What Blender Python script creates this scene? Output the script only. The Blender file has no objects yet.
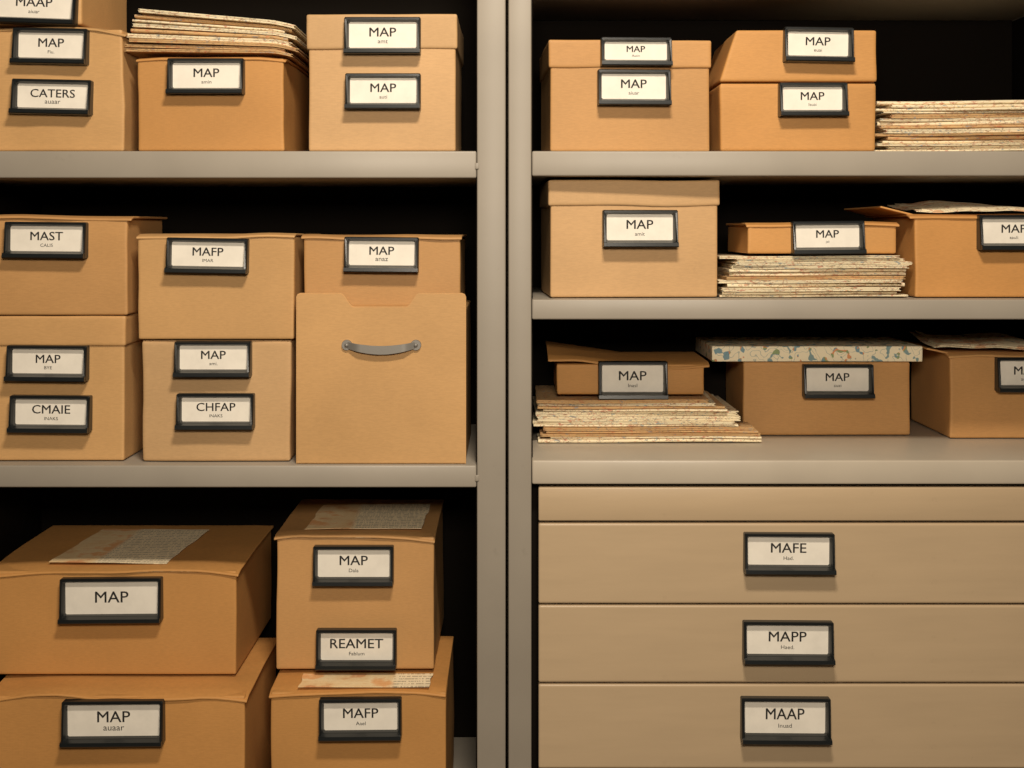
import bpy, bmesh, math, random
from mathutils import Vector, Matrix, noise
random.seed(7)
S=0.002; D=2.5; ZC=1.5; HY=230.0
def X(px,y=0.0): return (px-512.0)*S*(D+y)/D
def Z(py,y=0.0): return ZC+(HY-py)*S*(D+y)/D
COL=bpy.context.scene.collection

# ---------------------------------------------------------------- materials
def srgb(r,g,b):
    f=lambda c:(c/255/12.92) if c/255<=0.04045 else ((c/255+0.055)/1.055)**2.4
    return (f(r),f(g),f(b),1)
class NT:
    def __init__(s,name):
        s.m=bpy.data.materials.new(name); s.m.use_nodes=True
        s.t=s.m.node_tree; s.b=s.t.nodes['Principled BSDF']
        s.co=s.n('ShaderNodeTexCoord').outputs['Object']
    def n(s,k,**kw):
        x=s.t.nodes.new(k)
        for a,b in kw.items(): setattr(x,a,b)
        return x
    def l(s,a,b): s.t.links.new(a,b)
    def rnd(s):
        oi=s.n('ShaderNodeObjectInfo'); mu=s.n('ShaderNodeMath',operation='MULTIPLY'); mu.inputs[1].default_value=37.0
        s.l(oi.outputs['Random'],mu.inputs[0])
        ad=s.n('ShaderNodeVectorMath',operation='ADD'); s.l(s.co,ad.inputs[0]); s.l(mu.outputs[0],ad.inputs[1]); return ad.outputs[0]
    def mp(s,sc,src=None):
        m=s.n('ShaderNodeMapping'); m.inputs['Scale'].default_value=sc; s.l(src or s.co,m.inputs['Vector']); return m.outputs[0]
    def noise(s,scale,vec=None,detail=3,rough=.55):
        x=s.n('ShaderNodeTexNoise'); x.inputs['Scale'].default_value=scale; x.inputs['Detail'].default_value=detail
        x.inputs['Roughness'].default_value=rough
        s.l(vec or s.co,x.inputs['Vector']); return x.outputs['Fac']
    def ramp(s,fac,stops,interp='LINEAR'):
        r=s.n('ShaderNodeValToRGB'); r.color_ramp.interpolation=interp
        e=r.color_ramp.elements
        while len(e)<len(stops): e.new(0.5)
        for i,(p,c) in enumerate(stops): e[i].position=p; e[i].color=c
        s.l(fac,r.inputs[0]); return r.outputs[0]
    def mix(s,f,a,b,mode='MIX'):
        x=s.n('ShaderNodeMix',data_type='RGBA',blend_type=mode)
        for v,i in ((f,0),(a,6),(b,7)):
            if hasattr(v,'is_linked') or hasattr(v,'links'): s.l(v,x.inputs[i])
            else: x.inputs[i].default_value=v
        return x.outputs[2]
    def bump(s,h,st,dist=0.001,prev=None):
        x=s.n('ShaderNodeBump'); x.inputs['Strength'].default_value=st; x.inputs['Distance'].default_value=dist
        s.l(h,x.inputs['Height'])
        if prev: s.l(prev,x.inputs['Normal'])
        return x.outputs[0]
def W(v): return (v,v,v,1)
def cardboard(name,c,edges=True):
    k=NT(name); v=k.rnd()
    base=srgb(*c); lo=tuple(x*.88 for x in base[:3])+(1,); hi=tuple(min(1,x*1.05) for x in base[:3])+(1,)
    a=k.ramp(k.noise(3,v,3),[(.3,lo),(.7,hi)])
    f=k.ramp(k.noise(1,k.mp((90,90,500),v),3),[(.35,W(.94)),(.65,W(1.03))])
    g=k.mix(1.0,a,f,'MULTIPLY')
    st=k.ramp(k.noise(7,v,6,.72),[(.25,W(.80)),(.33,W(1))])
    g=k.mix(.6,g,st,'MULTIPLY')
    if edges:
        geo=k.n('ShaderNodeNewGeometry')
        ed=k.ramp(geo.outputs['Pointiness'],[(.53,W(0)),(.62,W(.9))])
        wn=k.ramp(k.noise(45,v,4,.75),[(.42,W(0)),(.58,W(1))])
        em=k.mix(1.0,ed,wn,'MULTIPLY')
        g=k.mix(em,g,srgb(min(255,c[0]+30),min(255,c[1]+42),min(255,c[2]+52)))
        wd=k.ramp(k.noise(20,v,5,.75),[(.36,W(1)),(.48,W(0))])
        dm=k.mix(1.0,ed,wd,'MULTIPLY')
        g=k.mix(dm,g,srgb(c[0]*.58,c[1]*.54,c[2]*.48))
    # every piece of board differs a little in tone
    oi=k.n('ShaderNodeObjectInfo')
    tone=k.ramp(oi.outputs['Random'],[(0,(.88,.86,.82,1)),(.5,(1,.99,.97,1)),(1,(1.0,.93,.84,1))])
    g=k.mix(.7,g,tone,'MULTIPLY')
    k.l(g,k.b.inputs['Base Color'])
    k.b.inputs['Roughness'].default_value=.6; k.b.inputs['Specular IOR Level'].default_value=.35
    w=k.n('ShaderNodeTexWave',bands_direction='X'); w.inputs['Scale'].default_value=55; w.inputs['Distortion'].default_value=.5
    k.l(k.co,w.inputs['Vector'])
    b1=k.bump(w.outputs['Fac'],.05,.0005)
    b2=k.bump(k.noise(4,v,2),.5,.009,b1)
    b3=k.bump(k.noise(350,v,2),.10,.0004,b2)
    k.l(b3,k.b.inputs['Normal']); return k.m
def paint(name,c,rough=.45,stretch=(1,1,1),var=.07,spec=.4,metal=0):
    k=NT(name); b=srgb(*c)
    a=k.ramp(k.noise(4,k.mp(stretch),4),[(.3,tuple(x*(1-var) for x in b[:3])+(1,)),(.7,tuple(x*(1+var) for x in b[:3])+(1,))])
    sc=k.ramp(k.noise(25,None,6,.7),[(.28,W(.86)),(.36,W(1))])
    k.l(k.mix(.5,a,sc,'MULTIPLY'),k.b.inputs['Base Color'])
    k.b.inputs['Roughness'].default_value=rough; k.b.inputs['Specular IOR Level'].default_value=spec
    k.b.inputs['Metallic'].default_value=metal
    k.l(k.bump(k.noise(260,None,2),.12,.0005),k.b.inputs['Normal']); return k.m
def mapprint(name,base,bold=.6,scale=1.0,speck=.5,patch=0.0):
    k=NT(name); v=k.rnd()
    p=srgb(*base)
    c=k.ramp(k.noise(7,v,2),[(.3,tuple(x*.86 for x in p[:3])+(1,)),(.6,p)])
    if patch:
        pp=k.ramp(k.noise(14,v,2),[(.54,W(0)),(.56,W(patch))])
        c=k.mix(pp,c,srgb(226,150,92))
    m1=k.ramp(k.noise(1,k.mp((90*scale,90*scale,300*scale),v),2),[(.59,W(0)),(.62,W(bold))])
    hue=k.ramp(k.noise(1,k.mp((40,40,150),v),1),[(.30,srgb(84,124,150)),(.45,srgb(206,112,60)),(.51,srgb(140,130,80)),(.56,srgb(186,70,50))],'CONSTANT')
    c=k.mix(m1,c,hue)
    n=k.noise(13*scale,v,3)
    l=k.ramp(n,[(.40,W(0)),(.406,W(.7)),(.415,W(0)),(.5,W(0)),(.506,W(.7)),(.515,W(0))])
    c=k.mix(l,c,srgb(176,112,70))
    t=k.ramp(k.noise(1,k.mp((200,260,420),v),2,.6),[(.57,W(0)),(.60,W(speck))])
    tm=k.ramp(k.noise(12,v,2),[(.46,W(0)),(.52,W(1))])
    c=k.mix(k.mix(1.0,t,tm,'MULTIPLY'),c,srgb(96,72,52))
    k.l(c,k.b.inputs['Base Color']); k.b.inputs['Roughness'].default_value=.8
    return k.m
def fleckprint(name,base):
    """cream map paper with small multicolour motifs and thin contour lines"""
    k=NT(name); v=k.rnd()
    hue=k.ramp(k.noise(30,v,1),[(.30,srgb(86,140,160)),(.45,srgb(222,134,70)),(.51,srgb(120,146,88)),(.57,srgb(96,140,150))],'CONSTANT')
    pm=k.ramp(k.noise(58,v,1,.4),[(.57,W(0)),(.59,W(.85))])
    n=k.noise(20,v,2)
    l=k.ramp(n,[(.45,W(0)),(.456,W(.8)),(.464,W(0)),(.53,W(0)),(.536,W(.8)),(.544,W(0))])
    p=srgb(*base)
    c=k.mix(l,p,srgb(120,146,150))
    c=k.mix(pm,c,hue)
    k.l(c,k.b.inputs['Base Color']); k.b.inputs['Roughness'].default_value=.75; return k.m
def newsprint(name,split):
    k=NT(name); v=k.rnd()
    p=srgb(246,228,192)
    rows=k.n('ShaderNodeTexWave',bands_direction='Y'); rows.inputs['Scale'].default_value=22; rows.inputs['Distortion'].default_value=0
    k.l(k.co,rows.inputs['Vector'])
    r=k.ramp(rows.outputs['Fac'],[(.5,W(0)),(.6,W(1))])
    t=k.ramp(k.noise(1,k.mp((340,30,1),v),2,.6),[(.45,W(0)),(.50,W(.55))])
    tt=k.mix(1.0,r,t,'MULTIPLY')
    c=k.mix(tt,p,srgb(110,96,78))
    sx=k.n('ShaderNodeSeparateXYZ'); k.l(k.co,sx.inputs[0])
    ad=k.n('ShaderNodeMath',operation='SUBTRACT'); k.l(sx.outputs[0],ad.inputs[0]); ad.inputs[1].default_value=split-.5
    pm=k.ramp(ad.outputs[0],[(.49,W(.9)),(.501,W(0))])
    pc=k.ramp(k.noise(9,v,4,.6),[(.42,srgb(232,168,106)),(.48,srgb(240,212,164)),(.58,srgb(234,196,142)),(.64,srgb(214,146,92))])
    c=k.mix(pm,c,pc)
    k.l(c,k.b.inputs['Base Color']); k.b.inputs['Roughness'].default_value=.85; return k.m
def paper(name,c,v0=.9):
    k=NT(name); b=srgb(*c)
    a=k.ramp(k.noise(22,k.rnd(),5,.65),[(.3,tuple(x*v0 for x in b[:3])+(1,)),(.6,b)])
    k.l(a,k.b.inputs['Base Color']); k.b.inputs['Roughness'].default_value=.7; return k.m

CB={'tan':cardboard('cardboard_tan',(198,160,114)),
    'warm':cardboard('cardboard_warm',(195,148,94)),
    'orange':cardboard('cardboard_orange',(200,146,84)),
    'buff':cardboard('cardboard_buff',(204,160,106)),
    'plain':cardboard('cardboard_plain',(204,160,106),False)}
M_shelf=paint('painted_steel_taupe',(156,147,134),.42)
M_side=paint('painted_steel_post',(148,139,126),.45)
M_inner_shade=paint('inner_shade_steel',(20,16,12),.8,spec=.05)  # near-black colour stands in for the shade inside the cabinets
M_draw=paint('drawer_enamel_beige',(186,162,130),.38,(1,1,9),.04)
M_counter=paint('counter_enamel',(184,172,154),.35)
M_frame=paint('label_holder_dark_metal',(22,25,26),.32,spec=.5)
M_card=paper('label_card_paper',(238,230,216))
M_ink=paint('label_ink',(38,36,34),.8)
M_steel=paint('brushed_steel',(132,128,122),.48,(1,1,1),.05,.5,.35)
M_map=mapprint('printed_map_paper',(242,226,190),.65)
M_map2=mapprint('printed_map_paper_aged',(208,168,116),.55)
M_drape=mapprint('printed_map_paper_open',(252,234,196),.6,.6,.4,.6)
M_map3=fleckprint('printed_map_lid_paper',(246,232,200))
M_news=newsprint('newsprint_paper',-.02)
M_newsb=newsprint('newsprint_strip_paper',.06)
M_wall=paint('wall_plaster',(130,118,100),.9)
M_floor=paint('floor_linoleum',(90,76,60),.6)

# ---------------------------------------------------------------- mesh helpers
def mkobj(name,me,parent=None,loc=None,mat=None):
    o=bpy.data.objects.new(name,me); COL.objects.link(o)
    if mat and me is not None: me.materials.append(mat)
    if loc is not None: o.location=loc
    if parent: o.parent=parent
    return o
def empty(name,loc,label,cat,group=None):
    e=bpy.data.objects.new(name,None); COL.objects.link(e); e.location=loc; e.empty_display_size=.05
    e['label']=label; e['category']=cat
    if group: e['group']=group
    return e
def smooth(me,ang=35):
    for p in me.polygons: p.use_smooth=True
    try: me.set_sharp_from_angle(angle=math.radians(ang))
    except Exception: pass
def axis(h,r,n):
    a=[-h,-h+.3*r,-h+r]; q=1.8*r if h>3*r and n>3 else r; L=2*(h-q)
    if q!=r: a.append(-h+q)
    a+=[-h+q+L*i/n for i in range(1,n)]
    if q!=r: a.append(h-q)
    return a+[h-r,h-.3*r,h]
def rbox(w,d,h,r=.004,n=6,amp=0.0,seed=0.0,fn=None,freq=5):
    """rounded, softly warped box; origin at centre of its bottom"""
    hx,hy,hz=w/2,d/2,h/2; r=min(r,hx*.9,hy*.9,hz*.9)
    A=[axis(hx,r,n),axis(hy,r,n),axis(hz,r,max(1,n if h>.05 else 1))]
    N=[len(a)-1 for a in A]; bm=bmesh.new(); V={}
    def vt(i,j,k):
        q=(i,j,k)
        if q in V: return V[q]
        p=Vector((A[0][i],A[1][j],A[2][k]))
        c=Vector((max(-hx+r,min(hx-r,p.x)),max(-hy+r,min(hy-r,p.y)),max(-hz+r,min(hz-r,p.z))))
        dd=p-c
        if dd.length>1e-9: p=c+dd.normalized()*r
        if amp:
            nv=noise.noise_vector(p*freq+Vector((seed*7.3,seed*3.1,seed*1.7)))*amp
            nv+=noise.noise_vector(p*freq*4+Vector((seed*2.3,5,seed)))*amp*.35
            t=(p.z+hz)/(2*hz); nv.z*=.35*t*(1-t)*4
            p=p+nv
        p.z+=hz
        if fn: p=fn(p)
        V[q]=bm.verts.new(p); return V[q]
    def face(a): 
        try: bm.faces.new(a)
        except ValueError: pass
    for i in range(N[0]):
        for j in range(N[1]):
            face([vt(i,j,0),vt(i,j+1,0),vt(i+1,j+1,0),vt(i+1,j,0)])
            face([vt(i,j,N[2]),vt(i+1,j,N[2]),vt(i+1,j+1,N[2]),vt(i,j+1,N[2])])
    for i in range(N[0]):
        for k in range(N[2]):
            face([vt(i,0,k),vt(i+1,0,k),vt(i+1,0,k+1),vt(i,0,k+1)])
            face([vt(i,N[1],k),vt(i,N[1],k+1),vt(i+1,N[1],k+1),vt(i+1,N[1],k)])
    for j in range(N[1]):
        for k in range(N[2]):
            face([vt(0,j,k),vt(0,j,k+1),vt(0,j+1,k+1),vt(0,j+1,k)])
            face([vt(N[0],j,k),vt(N[0],j+1,k),vt(N[0],j+1,k+1),vt(N[0],j,k+1)])
    me=bpy.data.meshes.new('m'); bm.to_mesh(me); bm.free(); smooth(me); return me
def block(name,x0,x1,y0,y1,z0,z1,mat,parent=None,r=.002):
    me=rbox(x1-x0,y1-y0,z1-z0,r,1)
    pl=Vector(parent.location) if parent else Vector((0,0,0))
    return mkobj(name,me,parent,Vector(((x0+x1)/2,(y0+y1)/2,z0))-pl,mat)

TC={}
def textdata(s):
    if s in TC: return TC[s]
    cu=bpy.data.curves.new('t','FONT'); cu.body=s; cu.size=1; cu.align_x='CENTER'; cu.resolution_u=3
    o=bpy.data.objects.new('t',cu); COL.objects.link(o)
    bpy.context.view_layer.update()
    dg=bpy.context.evaluated_depsgraph_get()
    me=bpy.data.meshes.new_from_object(o.evaluated_get(dg))
    vs=[v.co.copy() for v in me.vertices]; fs=[list(p.vertices) for p in me.polygons]
    bpy.data.objects.remove(o); bpy.data.curves.remove(cu); bpy.data.meshes.remove(me)
    xs=[v.x for v in vs]; ys=[v.y for v in vs]
    TC[s]=(vs,fs,min(xs),max(xs),min(ys),max(ys)); return TC[s]

def label_holder(parent,cx,cz,yf,w,h,main,sub,tilt=0,lip=.026):
    """frame: bevelled ring with a deep bottom lip; card with lettering sits inside"""
    fr=.0090; fb=.0140          # rim width at the sides/top and at the bottom
    bm=bmesh.new()
    def loop(o,y,yb=0.0,f=0.0):
        a=w/2-o; b=h/2-o; c=.0022; bb=h/2-o-f*(fb-fr)
        P=[(-a+c,-bb),(a-c,-bb),(a,-bb+c),(a,b-c),(a-c,b),(-a+c,b),(-a,b-c),(-a,-bb+c)]
        return [bm.verts.new((x,y+(yb if z<0 else 0),z)) for x,z in P]
    Ls=[loop(0,0.003),loop(0,-.0125,-.006),loop(.0016,-.015,-.007),loop(fr*.6,-.015,-.007,.6),loop(fr*.85,-.010,-.004,1),loop(fr,-.004,0,1)]
    for a,b in zip(Ls,Ls[1:]):
        for i in range(8): bm.faces.new([a[i],a[(i+1)%8],b[(i+1)%8],b[i]])
    z0=-h/2; z1=-h/2+.009; a=w/2-.0005
    sec=[(-.004,z0),(-lip,z0),(-lip-.002,z0+.002),(-lip-.001,z1),(-.015,z1+.003),(-.004,z1)]
    A=[bm.verts.new((-a,y,z)) for y,z in sec]; B=[bm.verts.new((a,y,z)) for y,z in sec]
    for i in range(6): bm.faces.new([A[i],A[(i+1)%6],B[(i+1)%6],B[i]])
    bm.faces.new(A[::-1]); bm.faces.new(B)
    bmesh.ops.recalc_face_normals(bm,faces=bm.faces)
    me=bpy.data.meshes.new('m'); bm.to_mesh(me); bm.free()
    f=mkobj('label_holder',me,parent,Vector((cx,yf,cz))-parent.location,M_frame)
    f.rotation_euler=(0,math.radians(tilt),0)
    f['label']='dark metal label holder with cream card'
    bm=bmesh.new(); a=w/2-fr*.7; b=h/2-fr*.7; bb=h/2-fb*.8
    q=[(-a,-.0045,-bb),(a,-.0045,-bb),(a,-.0045,b),(-a,-.0045,b)]; q2=[(x,-.002,z) for x,_,z in q]
    v1=[bm.verts.new(p) for p in q]; v2=[bm.verts.new(p) for p in q2]
    bm.faces.new(v1); bm.faces.new(v2[::-1])
    for i in range(4): bm.faces.new([v1[i],v2[i],v2[(i+1)%4],v1[(i+1)%4]])
    ih=h-fr-fb; iw=w-2*fr; zc0=(fb-fr)/2
    for s,hh,zc,mw in ((main,.345,.11 if sub else .03,.48),(sub,.13,-.26,.24)):
        if not s: continue
        vs,fs,x0,x1,y0,y1=textdata(s)
        sc=(ih*hh)/(y1-y0); sx=min(sc*1.1,iw*(mw if len(s)<5 else .74)/(x1-x0))
        reps=((-.0003,0,0),(.0003,.00005,.0002)) if s is main else ((0,0,0),)
        for dx,dy,dz in reps:
            nv=[bm.verts.new(((v.x-(x0+x1)/2)*sx+dx,-.0049-dy,zc0+zc*ih+(v.y-(y0+y1)/2)*sc+dz)) for v in vs]
            for ff in fs:
                try: bm.faces.new([nv[i] for i in ff]).material_index=1
                except ValueError: pass
    me=bpy.data.meshes.new('m'); bm.to_mesh(me); bm.free()
    c=mkobj('label_card',me,f,None,M_card); me.materials.append(M_ink)
    return f

CNT=[0]
GB='labelled cardboard archive boxes'
def carton(rect,inset,depth,zb,label,labels=(),mat='warm',lid=None,lidpx=28,name='cardboard_box',taper=0,amp=.003,rot=0,grow=.0028,over=(.004,.004),curl=0.0,lift=0.0,wav=.0065,flapup=None):
    """rect = front face in reference pixels at distance 'inset' behind the shelf front"""
    CNT[0]+=1; sd=CNT[0]*1.37
    x0,x1=X(rect[0],inset),X(rect[2],inset); zt=Z(rect[1],inset)
    if zb is None: zb=Z(rect[3],inset)
    zb+=.0018
    w=x1-x0; h=zt-zb; cx=(x0+x1)/2
    e=empty(name,(cx,inset+depth/2,zb),label,'box',GB)
    m=CB[mat]
    def tp(p):
        t=p.z/h
        if taper: p=Vector((p.x+taper*t*(.5-p.x/w),p.y,p.z))
        return p
    if lid=='lid':
        lh=lidpx*S*(D+inset)/D
        mkobj('body',rbox(w-2*grow,depth-2*grow,h-.004,.004,8,amp*.4,sd),e,(0,0,0),m)
        def ld(p):
            p=p.copy(); p.z+=.0030*noise.noise(Vector((p.x*9,sd,p.y*6)))*(1 if p.z<lh*.5 else .5); return p
        mkobj('lid',rbox(w+grow,depth+grow,lh,.0045,10,amp*.7,sd+3,ld,7),e,(0,0,h-lh),m)
    elif lid=='sheet':
        t=.005
        mkobj('body',rbox(w,depth,h-t,.004,8,amp,sd),e,(0,0,0),m)
        ol,orr=over
        def cl(p):
            u=p.x/(w/2); v=-p.y/(depth/2)
            p=p.copy(); ve=max(0,v)
            p.z+=wav*noise.noise(Vector((p.x*8,sd,p.y*3)))*ve**2+.002
            p.z-=curl*max(0,abs(u)-.7)*2*ve
            p.z+=lift*max(0,-u)*(1-ve*.6)
            p.z-=.004*max(0,v-.9)*10
            p.y+=.004*noise.noise(Vector((p.x*13,sd*2,0))); return p
        mkobj('lid_flap',rbox(w+ol+orr,depth+.008,t,.002,18,0,sd,cl),e,((orr-ol)/2,0,h-t-.0015),m)
    else:
        mkobj('body',rbox(w,depth,h,.005,8,amp,sd,tp),e,(0,0,0),m)
        if not taper:
            for s in (-1,1):
                mkobj('flap',rbox(w*.99,depth*.49,.003,.001,6,.0006,sd+s),e,(0,s*depth*.25,h-.0022),m)
    if flapup:   # open side flap sticking outwards from the left edge
        fw,ang=flapup
        me=rbox(fw,depth*.9,.004,.0015,6,.002,sd+8,lambda p: Vector((p.x-fw/2,p.y,p.z)))
        o=mkobj('flap',me,e,(-w/2+.002,0,h-.004),m); o.rotation_euler=(0,math.radians(ang),0)
    for L in labels:
        a,b,c,d,main,sub=L[:6]; tl=L[6] if len(L)>6 else random.uniform(-1,1)
        ff=inset-.0035
        label_holder(e,(X(a,ff)+X(c,ff))/2,(Z(b,ff)+Z(d,ff))/2,ff,X(c,ff)-X(a,ff),Z(b,ff)-Z(d,ff),main,sub,tl)
    if rot:
        e.rotation_euler=(0,0,math.radians(rot))
        e.location.x-=depth/2*math.sin(math.radians(rot))
    return zt

def folded_map(w,d,t,loc,rot,seed,mat,group,label,bend=None,name='folded_map',cx=None,flip=False):
    """accordion-folded map: nested folded leaves, fold (or loose leaf edges) towards the front"""
    bm=bmesh.new(); nx=22
    xo0=loc[0]-(cx if cx is not None else loc[0])
    cr,sr=math.cos(math.radians(rot)),math.sin(math.radians(rot))
    def U(tt,ts,zoff,yo,xw,xo,k0):
        r=tt/2
        def seg(rr,fl):
            p=[(d-yo,zoff+r-rr),(d*.5,zoff+r-rr),(r+.002,zoff+r-rr)]
            for k in range(1,6):
                a=-math.pi/2-math.pi*k/6; p.append((r+.002+rr*math.cos(a)*1.2,zoff+r+rr*math.sin(a)))
            p+=[(r+.002,zoff+r+rr),(d*.5,zoff+r+rr),(d-yo,zoff+r+rr)]
            return p if fl else p[::-1]
        prof=seg(r,True)+seg(max(r-ts,.0002),False)
        rings=[]
        for i in range(nx+1):
            x=(-.5+i/nx)*xw+xo; ring=[]
            for (y,z) in prof:
                yy=y+yo+.0016*noise.noise(Vector((x*12,seed+k0,zoff*90)))-d/2
                xx=x
                if flip: xx,yy=x,-yy
                wx=xo0+xx*cr-yy*sr
                ring.append(bm.verts.new((xx,yy,z+(bend(wx) if bend else 0))))
            rings.append(ring)
        n=len(prof)
        for a,b in zip(rings,rings[1:]):
            for i in range(n): bm.faces.new([a[i],b[i],b[(i+1)%n],a[(i+1)%n]])
        bm.faces.new(rings[0]); bm.faces.new(rings[-1][::-1])
    ts=t*.165
    U(t,ts,0,0,w,0,0)
    U(t-2.4*ts,ts,1.2*ts,.003,w-.006,random.uniform(-.004,.004),3)
    U(t-4.8*ts,ts*.55,2.4*ts,.006,w-.002,random.uniform(-.003,.003),5)
    bmesh.ops.recalc_face_normals(bm,faces=bm.faces)
    me=bpy.data.meshes.new('m'); bm.to_mesh(me); bm.free(); smooth(me,40)
    o=mkobj(name,me,None,loc,mat); o.rotation_euler=(0,0,math.radians(rot))
    o['label']=label; o['category']='map'; o['group']=group
    return o
def map_stack(px0,px1,inset,depth,zb,n,t,group,label,rots=3,shift=6,bend=None,widths=None,aged=.3):
    """bend(x, k): lift of the leaf at x for the k-th fraction of the pile"""
    z=zb+.001
    cx=X((px0+px1)/2,inset)
    for i in range(n):
        tt=t*random.uniform(.65,1.35)
        a,b=(px0,px1) if not widths else widths[i][:2]
        dp=depth if not widths or len(widths[i])<3 else widths[i][2]
        rr=rots if dp==depth else .6
        a+=random.uniform(-shift,shift)*.5; b+=random.uniform(-shift,shift)*.5
        x0,x1=X(a,inset),X(b,inset)
        k=i/max(1,n-1)
        folded_map(x1-x0,dp,tt-.0004,((x0+x1)/2,inset+dp/2+(random.uniform(0,.018) if dp==depth else 0),z),random.uniform(-rr,rr),i+zb*9,
            M_map2 if random.random()<aged else M_map,group,label,(lambda x,k=k: bend(x,k)) if bend else None,'folded_map',cx,random.random()<.6)
        z+=tt+.0005
    return z
def draped_map(w,d,loc,rot,mat,group,label,hump,droop,seed,layers=3):
    """unfolded map of a few loose leaves, humped and curling over the front"""
    bm=bmesh.new(); nx,ny=26,14; th=.0012
    for L in range(layers):
        ww=w*(1-.05*L); dd_=d*(1-.07*L); g=[]
        for side in (0,1):
            rows=[]
            for i in range(nx+1):
                row=[]
                for j in range(ny+1):
                    u=i/nx*2-1; v=j/ny*2-1          # v=-1 front
                    x=u*ww/2+.006*L; y=v*dd_/2+.003*noise.noise(Vector((u*2,seed+L,0)))
                    z=.002+.0030*L+side*th
                    z+=hump*max(0,1-u*u)*(.55+.45*math.sin(u*2.4+seed))*(.55+.45*v)
                    z+=.004*(1+noise.noise(Vector((u*2.0,v*1.2,seed))))
                    f=max(0,-v-.72)/.28
                    z-=droop*f*f*(.6+.5*noise.noise(Vector((u*2,seed,1))))
                    z+=.012*max(0,-u-.75)/.25*max(0,v+.2)
                    row.append(bm.verts.new((x,y,z)))
                rows.append(row)
            g.append(rows)
        a,b=g
        for i in range(nx):
            for j in range(ny):
                bm.faces.new([a[i][j],a[i][j+1],a[i+1][j+1],a[i+1][j]])
                bm.faces.new([b[i][j],b[i+1][j],b[i+1][j+1],b[i][j+1]])
        for i in range(nx):
            bm.faces.new([a[i][0],a[i+1][0],b[i+1][0],b[i][0]]); bm.faces.new([a[i][ny],b[i][ny],b[i+1][ny],a[i+1][ny]])
        for j in range(ny):
            bm.faces.new([a[0][j],b[0][j],b[0][j+1],a[0][j+1]]); bm.faces.new([a[nx][j],a[nx][j+1],b[nx][j+1],b[nx][j]])
    me=bpy.data.meshes.new('m'); bm.to_mesh(me); bm.free(); smooth(me,50)
    o=mkobj('unfolded_map',me,None,loc,mat); o.rotation_euler=(0,0,math.radians(rot))
    o['label']=label; o['category']='map'; o['group']=group; return o

# ---------------------------------------------------------------- room
def struct(name,x0,x1,y0,y1,z0,z1,mat):
    o=block(name,x0,x1,y0,y1,z0,z1,mat,None,.001); o['kind']='structure'; return o
struct('floor',-3,3,-4.5,.75,-.05,0,M_floor)
struct('wall_back',-3,3,.66,.75,0,3.4,M_wall)
struct('ceiling',-3,3,-4.5,.75,3.4,3.45,M_wall)

# ---------------------------------------------------------------- cabinets
DEP=.55; TOP=2.36
XL0,XL1,XL2,XL3=X(-84),X(-60),X(477),X(505.6)
XR0,XR1,XR2,XR3=X(508.4),X(531.5),X(1120),X(1144)
L1,L2,L3=Z(151),Z(465.5),.27
R0,R1,R2,RC=Z(-24),Z(151),Z(299.5),Z(460)
GC='steel storage cabinets'
def shade_sheets(e,x0,x1,zs):  # added thin dark sheets: interior shade painted over the inner side walls
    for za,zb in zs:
        block('side_shade_sheet',x0+.0005,x0+.003,.03,DEP-.017,za,zb,M_inner_shade,e,.0005)
        block('side_shade_sheet',x1-.003,x1-.0005,.03,DEP-.017,za,zb,M_inner_shade,e,.0005)
cl=empty('shelving_cabinet',((XL0+XL3)/2,DEP/2,0),'taupe painted steel shelving cabinet packed with labelled cardboard boxes','cabinet',GC)
block('side_panel',XL0,XL1,0,DEP,0,TOP,M_side,cl,.003)
block('side_panel',XL2,XL3,0,DEP,0,TOP,M_side,cl,.003)
block('back_panel',XL1+.001,XL2-.001,DEP-.015,DEP,0.0,TOP,M_inner_shade,cl)
block('top_panel',XL1+.001,XL2-.001,0,DEP-.016,TOP-.05,TOP,M_shelf,cl)
block('plinth',XL1+.001,XL2-.001,.03,.05,0,L3-.056,M_shelf,cl)
for z,t in ((L1,.054),(L2,.044),(L3,.054)):
    block('shelf',XL1+.001,XL2-.001,.0,DEP-.016,z-t,z,M_shelf,cl,.0035)
shade_sheets(cl,XL1,XL2,((L3+.001,L2-.046),(L2+.001,L1-.056),(L1+.001,TOP-.052)))
for z in (L1-.03,L2-.025):
    block('shelf_clip',XL2-.004,XL2+.004,-.002,.002,z-.006,z+.006,M_side,cl,.001)
cr=empty('shelving_cabinet',((XR0+XR3)/2,DEP/2,0),'taupe painted steel cabinet with shelves above a counter and drawers','cabinet',GC)
block('side_panel',XR0,XR1,0,DEP,0,TOP,M_side,cr,.003)
block('side_panel',XR2,XR3,0,DEP,0,TOP,M_side,cr,.003)
block('back_panel',XR1+.001,XR2-.001,DEP-.015,DEP,0.0,TOP,M_inner_shade,cr)
block('top_panel',XR1+.001,XR2-.001,0,DEP-.016,TOP-.05,TOP,M_shelf,cr)
for z,t in ((R0+.05,.05),(R1,.050),(R2,.040)):
    block('shelf',XR1+.001,XR2-.001,.0,DEP-.016,z-t,z,M_shelf,cr,.0035)
block('counter',XR1+.001,XR2-.001,-.004,DEP-.016,RC-.048,RC,M_counter,cr,.004)
block('carcass_panel',XR1+.001,XR2-.001,.05,.06,0,RC-.05,M_inner_shade,cr)  # dark colour stands in for shade in the drawer gaps
shade_sheets(cr,XR1,XR2,((RC+.001,R2-.042),(R2+.001,R1-.052),(R1+.001,R0-.002)))
dx0,dx1=X(538.5),X(1113)
block('fascia_rail',dx0,dx1,.0,.02,Z(521),Z(487.5),M_draw,cr,.003)
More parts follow.
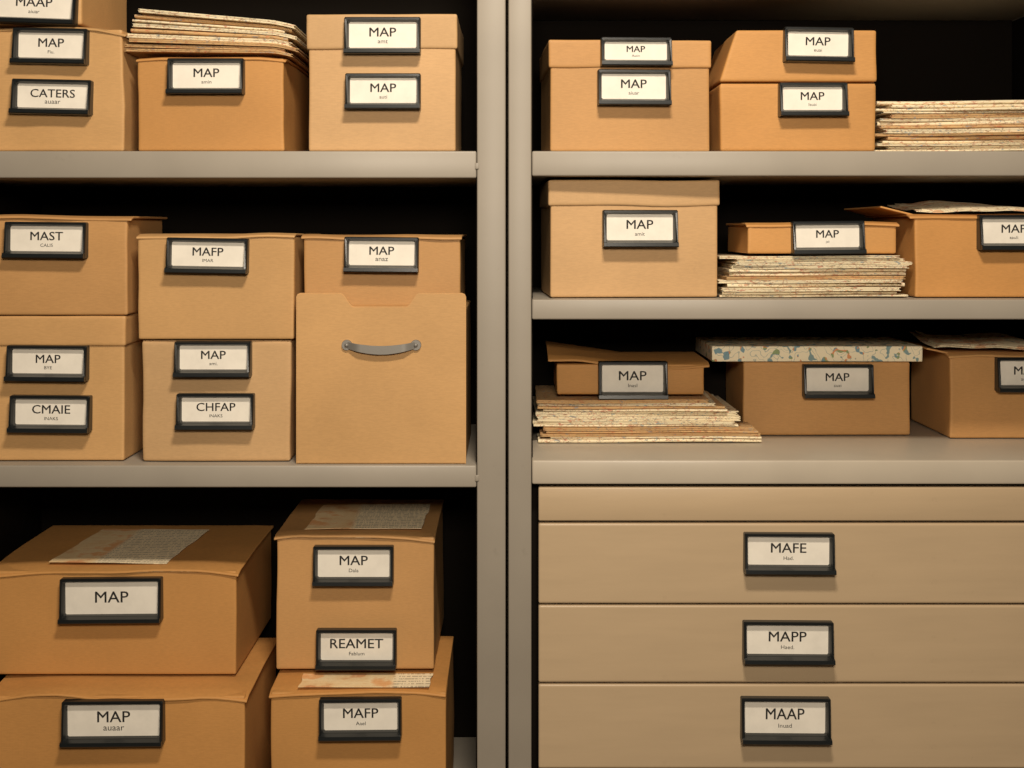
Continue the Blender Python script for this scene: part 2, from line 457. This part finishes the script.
def drawer(py0,py1,lab):
    z1,z0=Z(py0),Z(py1)
    me=rbox(dx1-dx0,.022,z1-z0,.0035,4)
    o=mkobj('drawer',me,cr,Vector(((dx0+dx1)/2,.011,z0))-cr.location,M_draw)
    a,b,c,d,main,sub=lab; ff=-.001
    f=label_holder(o,0,0,0,X(c,ff)-X(a,ff),Z(b,ff)-Z(d,ff),main,sub,.4,.028)
    wl=Vector(((X(a)+X(c))/2,ff,(Z(b)+Z(d))/2))
    f.location=wl-(cr.location+o.location)
drawer(523.5,603.5,(743,532,833,571,'MAFE','Had.'))
drawer(605.5,682.5,(742,620,832,660,'MAPP','Haed.'))
drawer(684.5,768.5,(740,696,829,739,'MAAP','Inuad'))
drawer(770.5,850,(741,775,830,816,'MAP','Inal'))

# ---------------------------------------------------------------- LEFT unit, top shelf
z=carton((-40,27,124,150),.03,.30,L1,'worn tan cardboard box with two dark label holders',[(15,29,89,65,'MAP','Fiu.',1),(14,80,93,115,'CATERS','auaar',1.2)],'buff','sheet',amp=.006,curl=.014)
carton((-50,-40,82,25),.035,.30,z+.004,'tan cardboard box stacked on a worn box',[(-8,-12,78,25,'MAAP','aiuar',2)],'buff',None)
z=carton((138,56,284,150),.03,.36,L1,'orange-brown cardboard box heaped with folded maps',[(169,59,245,95,'MAP','amin',0)],'orange','sheet',curl=.006,wav=.002)
def bd(x,k): return (.075*k+.012)*max(0,.14-x)-.9*max(0,x-.125)**1.5
map_stack(130,290,.03,.33,z+.005,9,.0068,'folded maps heaped on a box','cream folded paper map with printed lettering lying on a cardboard box',.8,16,bd,aged=.5)
carton((307,14,457,150),.03,.30,L1,'tall tan cardboard box with lid and two labels',[(345,18,421,55,'MAP','amt',0),(346,74,421,110,'MAP','auti',0)],'tan','lid',35)

# left unit, middle shelf
z=carton((-30,316,125,463),.04,.34,L2,'tan lidded cardboard box with two labels, another box on top',[(9,345,89,380,'MAP','BYE',.5),(12,395,92,431,'CMAIE','INAKS',.5)],'buff','lid',30)
carton((-32,216,127,316),.04,.26,z,'tan cardboard box with flat lid stacked on a box',[(7,222,88,258,'MAST','CALIS',.5)],'warm','sheet',over=(.002,.010))
z=carton((142,341,291,462),.035,.34,L2,'tan cardboard box with two labels under another box',[(176,341,252,376,'MAP','ami.',0),(178,393,255,428,'CHFAP','INAKS',0)],'tan',None,amp=.0045)
carton((138,234,294,341),.03,.34,z+.002,'buff cardboard box with lid stacked on a box',[(168,238,249,273,'MAFP','IMAR',1)],'buff','sheet',over=(.003,.002))

def bin_box():
    ins=.012; x0,x1=X(296,ins),X(466,ins); w=x1-x0; zb=L2+.0012; dep=.36
    e=empty('storage_bin',((x0+x1)/2,ins+dep/2,zb),'tan cardboard bin with notched front and curved metal handle','box',GB)
    zs=Z(309,ins+.03)-zb; zt=Z(293,ins)-zb
    mkobj('body',rbox(w-.004,dep-.008,zs,.004,8,.0008,71),e,(0,.004,0),CB['plain'])
    n0,n1=X(342,ins)-e.location.x,X(418,ins)-e.location.x; nd=.027
    pts=[(-w/2,0),(w/2,0),(w/2,zt-.008),(w/2-.0025,zt-.0025),(w/2-.008,zt)]
    def curve(xa,xb,za,zb2,k=14):
        return [(xa+(xb-xa)*i/k, za+(zb2-za)*(.5-.5*math.cos(math.pi*i/k))) for i in range(k+1)]
    pts+=curve(n1+.003,n1-.024,zt,zt-nd)
    pts+=curve(n0+.024,n0-.003,zt-nd,zt)
    pts+=[(-w/2+.008,zt),(-w/2+.0025,zt-.0025),(-w/2,zt-.008)]
    bm=bmesh.new(); y0,y1=-dep/2,-dep/2+.007
    A=[bm.verts.new((x,y0,z)) for x,z in pts]; B=[bm.verts.new((x,y1,z)) for x,z in pts]
    bm.faces.new(A); bm.faces.new(B[::-1])
    for i in range(len(pts)): bm.faces.new([A[i],B[i],B[(i+1)%len(pts)],A[(i+1)%len(pts)]])
    bmesh.ops.recalc_face_normals(bm,faces=bm.faces)
    bmesh.ops.bevel(bm,geom=[ed for ed in bm.edges if all(abs(v.co.y-y0)<1e-6 for v in ed.verts)],offset=.002,segments=2,affect='EDGES')
    me=bpy.data.meshes.new('m'); bm.to_mesh(me); bm.free(); smooth(me,30)
    mkobj('front_panel',me,e,(0,0,0),CB['plain'])
    hx0,hx1=X(347,ins)-e.location.x,X(416,ins)-e.location.x; hz=Z(345,ins)-zb
    bm=bmesh.new(); rings=[]; n=24
    for i in range(n+1):
        t=i/n; x=hx0+(hx1-hx0)*t; s=math.sin(math.pi*t)
        zc=hz-.0095*s; yc=-dep/2-.003-.010*min(1,s*2.2); hh=.0068+.0020*s
        ring=[bm.verts.new((x,yc+dy,zc+dz)) for dy,dz in ((0,-hh),(-.0012,-hh),(-.0016,-hh*.95),(-.0016,hh*.95),(-.0012,hh),(0,hh))]
        rings.append(ring)
    for a,b in zip(rings,rings[1:]):
        for i in range(6): bm.faces.new([a[i],b[i],b[(i+1)%6],a[(i+1)%6]])
    bm.faces.new(rings[0]); bm.faces.new(rings[-1][::-1])
    bmesh.ops.recalc_face_normals(bm,faces=bm.faces)
    me=bpy.data.meshes.new('m'); bm.to_mesh(me); bm.free(); smooth(me,30)
    h=mkobj('handle',me,e,(0,0,0),M_steel); h['label']='curved brushed steel strap handle'
    for x in (hx0,hx1):
        bm=bmesh.new()
        bmesh.ops.create_cone(bm,cap_ends=True,segments=28,radius1=.0108,radius2=.0100,depth=.005,matrix=Matrix.Rotation(math.pi/2,4,'X'))
        bmesh.ops.create_uvsphere(bm,u_segments=14,v_segments=8,radius=.0045,matrix=Matrix.Translation((0,-.0025,0)))
        me=bpy.data.meshes.new('m'); bm.to_mesh(me); bm.free(); smooth(me,40)
        mkobj('rivet',me,h,(x,-dep/2-.003,hz),M_steel)
    return zb+zs
z=bin_box()
carton((303,235,460,309),.05,.28,z+.001,'tan cardboard box resting in the top of a notched bin',[(345,237,419,272,'MAP','anaz',.5)],'warm','sheet')

# left unit, bottom shelf
z=carton((-15,694,244,805),.008,.34,L3,'wide orange-brown cardboard box with warped lid under another box',[(64,699,165,742,'MAP','auaar',-.5)],'orange','sheet',curl=.016,over=(.004,.006),amp=.003,wav=.010)
zt=carton((-13,569,236,678),.10,.38,z+.004,'wide orange-brown cardboard box with newsprint on its lid',[(62,577,163,620,'MAP','',-.5)],'orange','sheet',curl=.008,over=(.004,.006),amp=.002,wav=.008)
def sheet(px0,px1,y0,y1,z,rot,skew,name,label,mat,amp=.002,t=.0012,cat='paper'):
    x0,x1=X(px0,y0),X(px1,y0); w=x1-x0; d=y1-y0
    def f(p):
        p=p.copy(); p.x+=skew*(p.y/d+.5)+.004*noise.noise(Vector((p.y*30,p.x*4,2))); p.z+=amp*(1+noise.noise(Vector((p.x*11,p.y*11,z*7)))); return p
    me=rbox(w,d,t,t*.4,14,0,0,f)
    o=mkobj(name,me,None,((x0+x1)/2,(y0+y1)/2,z),mat); o.rotation_euler=(0,0,math.radians(rot))
    o['label']=label; o['category']=cat; return o
sheet(50,168,.125,.42,zt+.004,-2,.01,'newspaper_sheet','torn printed newspaper sheet lying on a cardboard box lid',M_news,.0015)
z=carton((271,690,446,805),.008,.33,L3,'orange-brown cardboard box with newsprint strip under another box',[(320,697,402,736,'MAFP','Aael',-.5)],'orange','sheet',curl=.006,over=(.004,.0))
sheet(298,430,.012,.088,z+.003,0,0,'newspaper_sheet','strip of printed newspaper lying on a cardboard box',M_newsb,.0006)
zt=carton((276,535,434,672),.10,.34,z+.007,'brown lidded cardboard box with two labels and newsprint on top',[(314,545,394,583,'MAP','Dala',0),(317,628,397,666,'REAMET','Fablum',0)],'warm','sheet',amp=.003,curl=.008,over=(.004,.002))
sheet(304,420,.13,.36,zt+.004,2,.01,'newspaper_sheet','printed newspaper sheet lying on a lidded cardboard box',M_news,.0015)

# ---------------------------------------------------------------- RIGHT unit, top shelf
carton((549,40,712,150),.045,.28,R1,'brown lidded cardboard box with two dark label holders',[(600,38,671,67,'MAP','Ausin',0),(597,70,670,106,'MAP','aiuar',0)],'warm','lid',28,rot=2.6)
z=carton((720,84,876,150),.035,.32,R1,'brown cardboard box with label under a tilted lid box',[(778,83,846,117,'MAP','Isuai',0)],'orange',None)
carton((720,30,877,84),.035,.28,z+.003,'low brown cardboard box with sloping side stacked on a box',[(783,28,852,63,'MAP','euai',1)],'orange',None,taper=.034)
map_stack(884,1066,.05,.30,R1,15,.0066,'folded maps stacked on the top shelf','cream folded paper map in a loose stack on a steel shelf',3.5,18,lambda x,k:.0015*math.sin(x*13)+.0015)
carton((549,180,720,298),.045,.28,R2,'large tan lidded cardboard box with a label',[(602,210,677,247,'MAP','amit',0)],'tan','lid',26,rot=2.6)
z=map_stack(728,906,.04,.30,R2,12,.0063,'folded maps stacked on the middle shelf','cream folded paper map in a stack beneath a small box',2,14,lambda x,k:.001*math.sin(x*13)+.001)
carton((748,223,897,257),.06,.24,z+.003,'low brown cardboard box resting on stacked maps',[(791,221,863,254,'MAP','jali',-.5)],'orange','sheet')
zt=carton((915,214,1066,298),.05,.32,R2,'brown cardboard box with a map draped on top',[(977,215,1049,250,'MAP','aauli',0)],'orange','sheet',over=(.012,.002),wav=.003,flapup=(.07,14))
draped_map(.33,.28,(X(995,.1),.185,zt+.004),-5,M_drape,'unfolded maps lying on boxes','cream printed map draped over the top of a cardboard box',.030,.012,3.3,2)
# counter
z=map_stack(537,735,.19,.26,RC,13,.0074,'folded maps fanned out on the counter','cream folded paper map in a fanned stack on the counter',2.5,10,lambda x,k:.001*math.sin(x*13)+.001,
   widths=[(538,766,.085),(548,764,.085),(536,760,.085),(542,757,.085),(545,754,.085),(538,744),(536,742),(541,738),(537,736),(543,732),(540,726),(536,720),(542,712)])
carton((557,362,704,393),.22,.22,z+.006,'low brown cardboard box with open lid on fanned maps',[(598,361,667,398,'MAP','InasI',0)],'orange','sheet',over=(.02,.012),lift=.024,wav=.009)
zt=carton((743,362,910,436),.29,.235,RC,'brown cardboard box with a map-printed lid on the counter',[(802,364,872,397,'MAP','auai',0)],'warm',None)
carton((950,353,1054,438),.25,.27,RC,'brown cardboard box with paper on top at the counter',[(995,357,1056,391,'MAP','aueni',0)],'warm','sheet',flapup=(.05,12))
def maplid():
    y0=.277; x0,x1=X(712,y0),X(923,y0); w=x1-x0; h=.034
    o=mkobj('box_lid',rbox(w,.25,h,.002,8,.0012,9.1),None,((x0+x1)/2,y0+.127,zt+.002),M_map3)
    o['label']='shallow map-printed box lid laid on a brown cardboard box'; o['category']='lid'
maplid()
draped_map(.24,.22,(X(993,.25),.36,Z(352,.25)+.005),-4,M_drape,'unfolded maps lying on boxes','cream printed map lying across a cardboard box',.024,.006,5.3,2)

# ---------------------------------------------------------------- light
def area(name,loc,tgt,size,power,col):
    l=bpy.data.lights.new(name,'AREA'); l.shape='RECTANGLE'; l.size=size[0]; l.size_y=size[1]; l.energy=power; l.color=col
    o=bpy.data.objects.new(name,l); COL.objects.link(o); o.location=loc
    o.rotation_euler=(Vector(tgt)-Vector(loc)).to_track_quat('-Z','Y').to_euler(); return o
area('ceiling_lamp_light',(0.15,-1.7,3.1),(0,0,1.0),(.45,.2),52,(1,.88,.72))
area('fill_light',(0.1,-2.7,1.95),(0.1,0,1.2),(.6,.3),44,(1,.88,.72))  # unseen low fill, added to brighten boxes set back under the shelves
w=bpy.data.worlds.new('World'); bpy.context.scene.world=w; w.use_nodes=True
w.node_tree.nodes['Background'].inputs[0].default_value=(1,.84,.64,1)
w.node_tree.nodes['Background'].inputs[1].default_value=.03
bpy.context.scene.view_settings.view_transform='Standard'

cam=bpy.data.cameras.new('Camera'); cam.sensor_width=36; cam.lens=(D/S)*36/1024
cam.shift_y=-(384-HY)/1024; cam.clip_start=.05
co=bpy.data.objects.new('Camera',cam); COL.objects.link(co); co.location=(0,-D,ZC); co.rotation_euler=(math.pi/2,0,0)
bpy.context.scene.camera=co
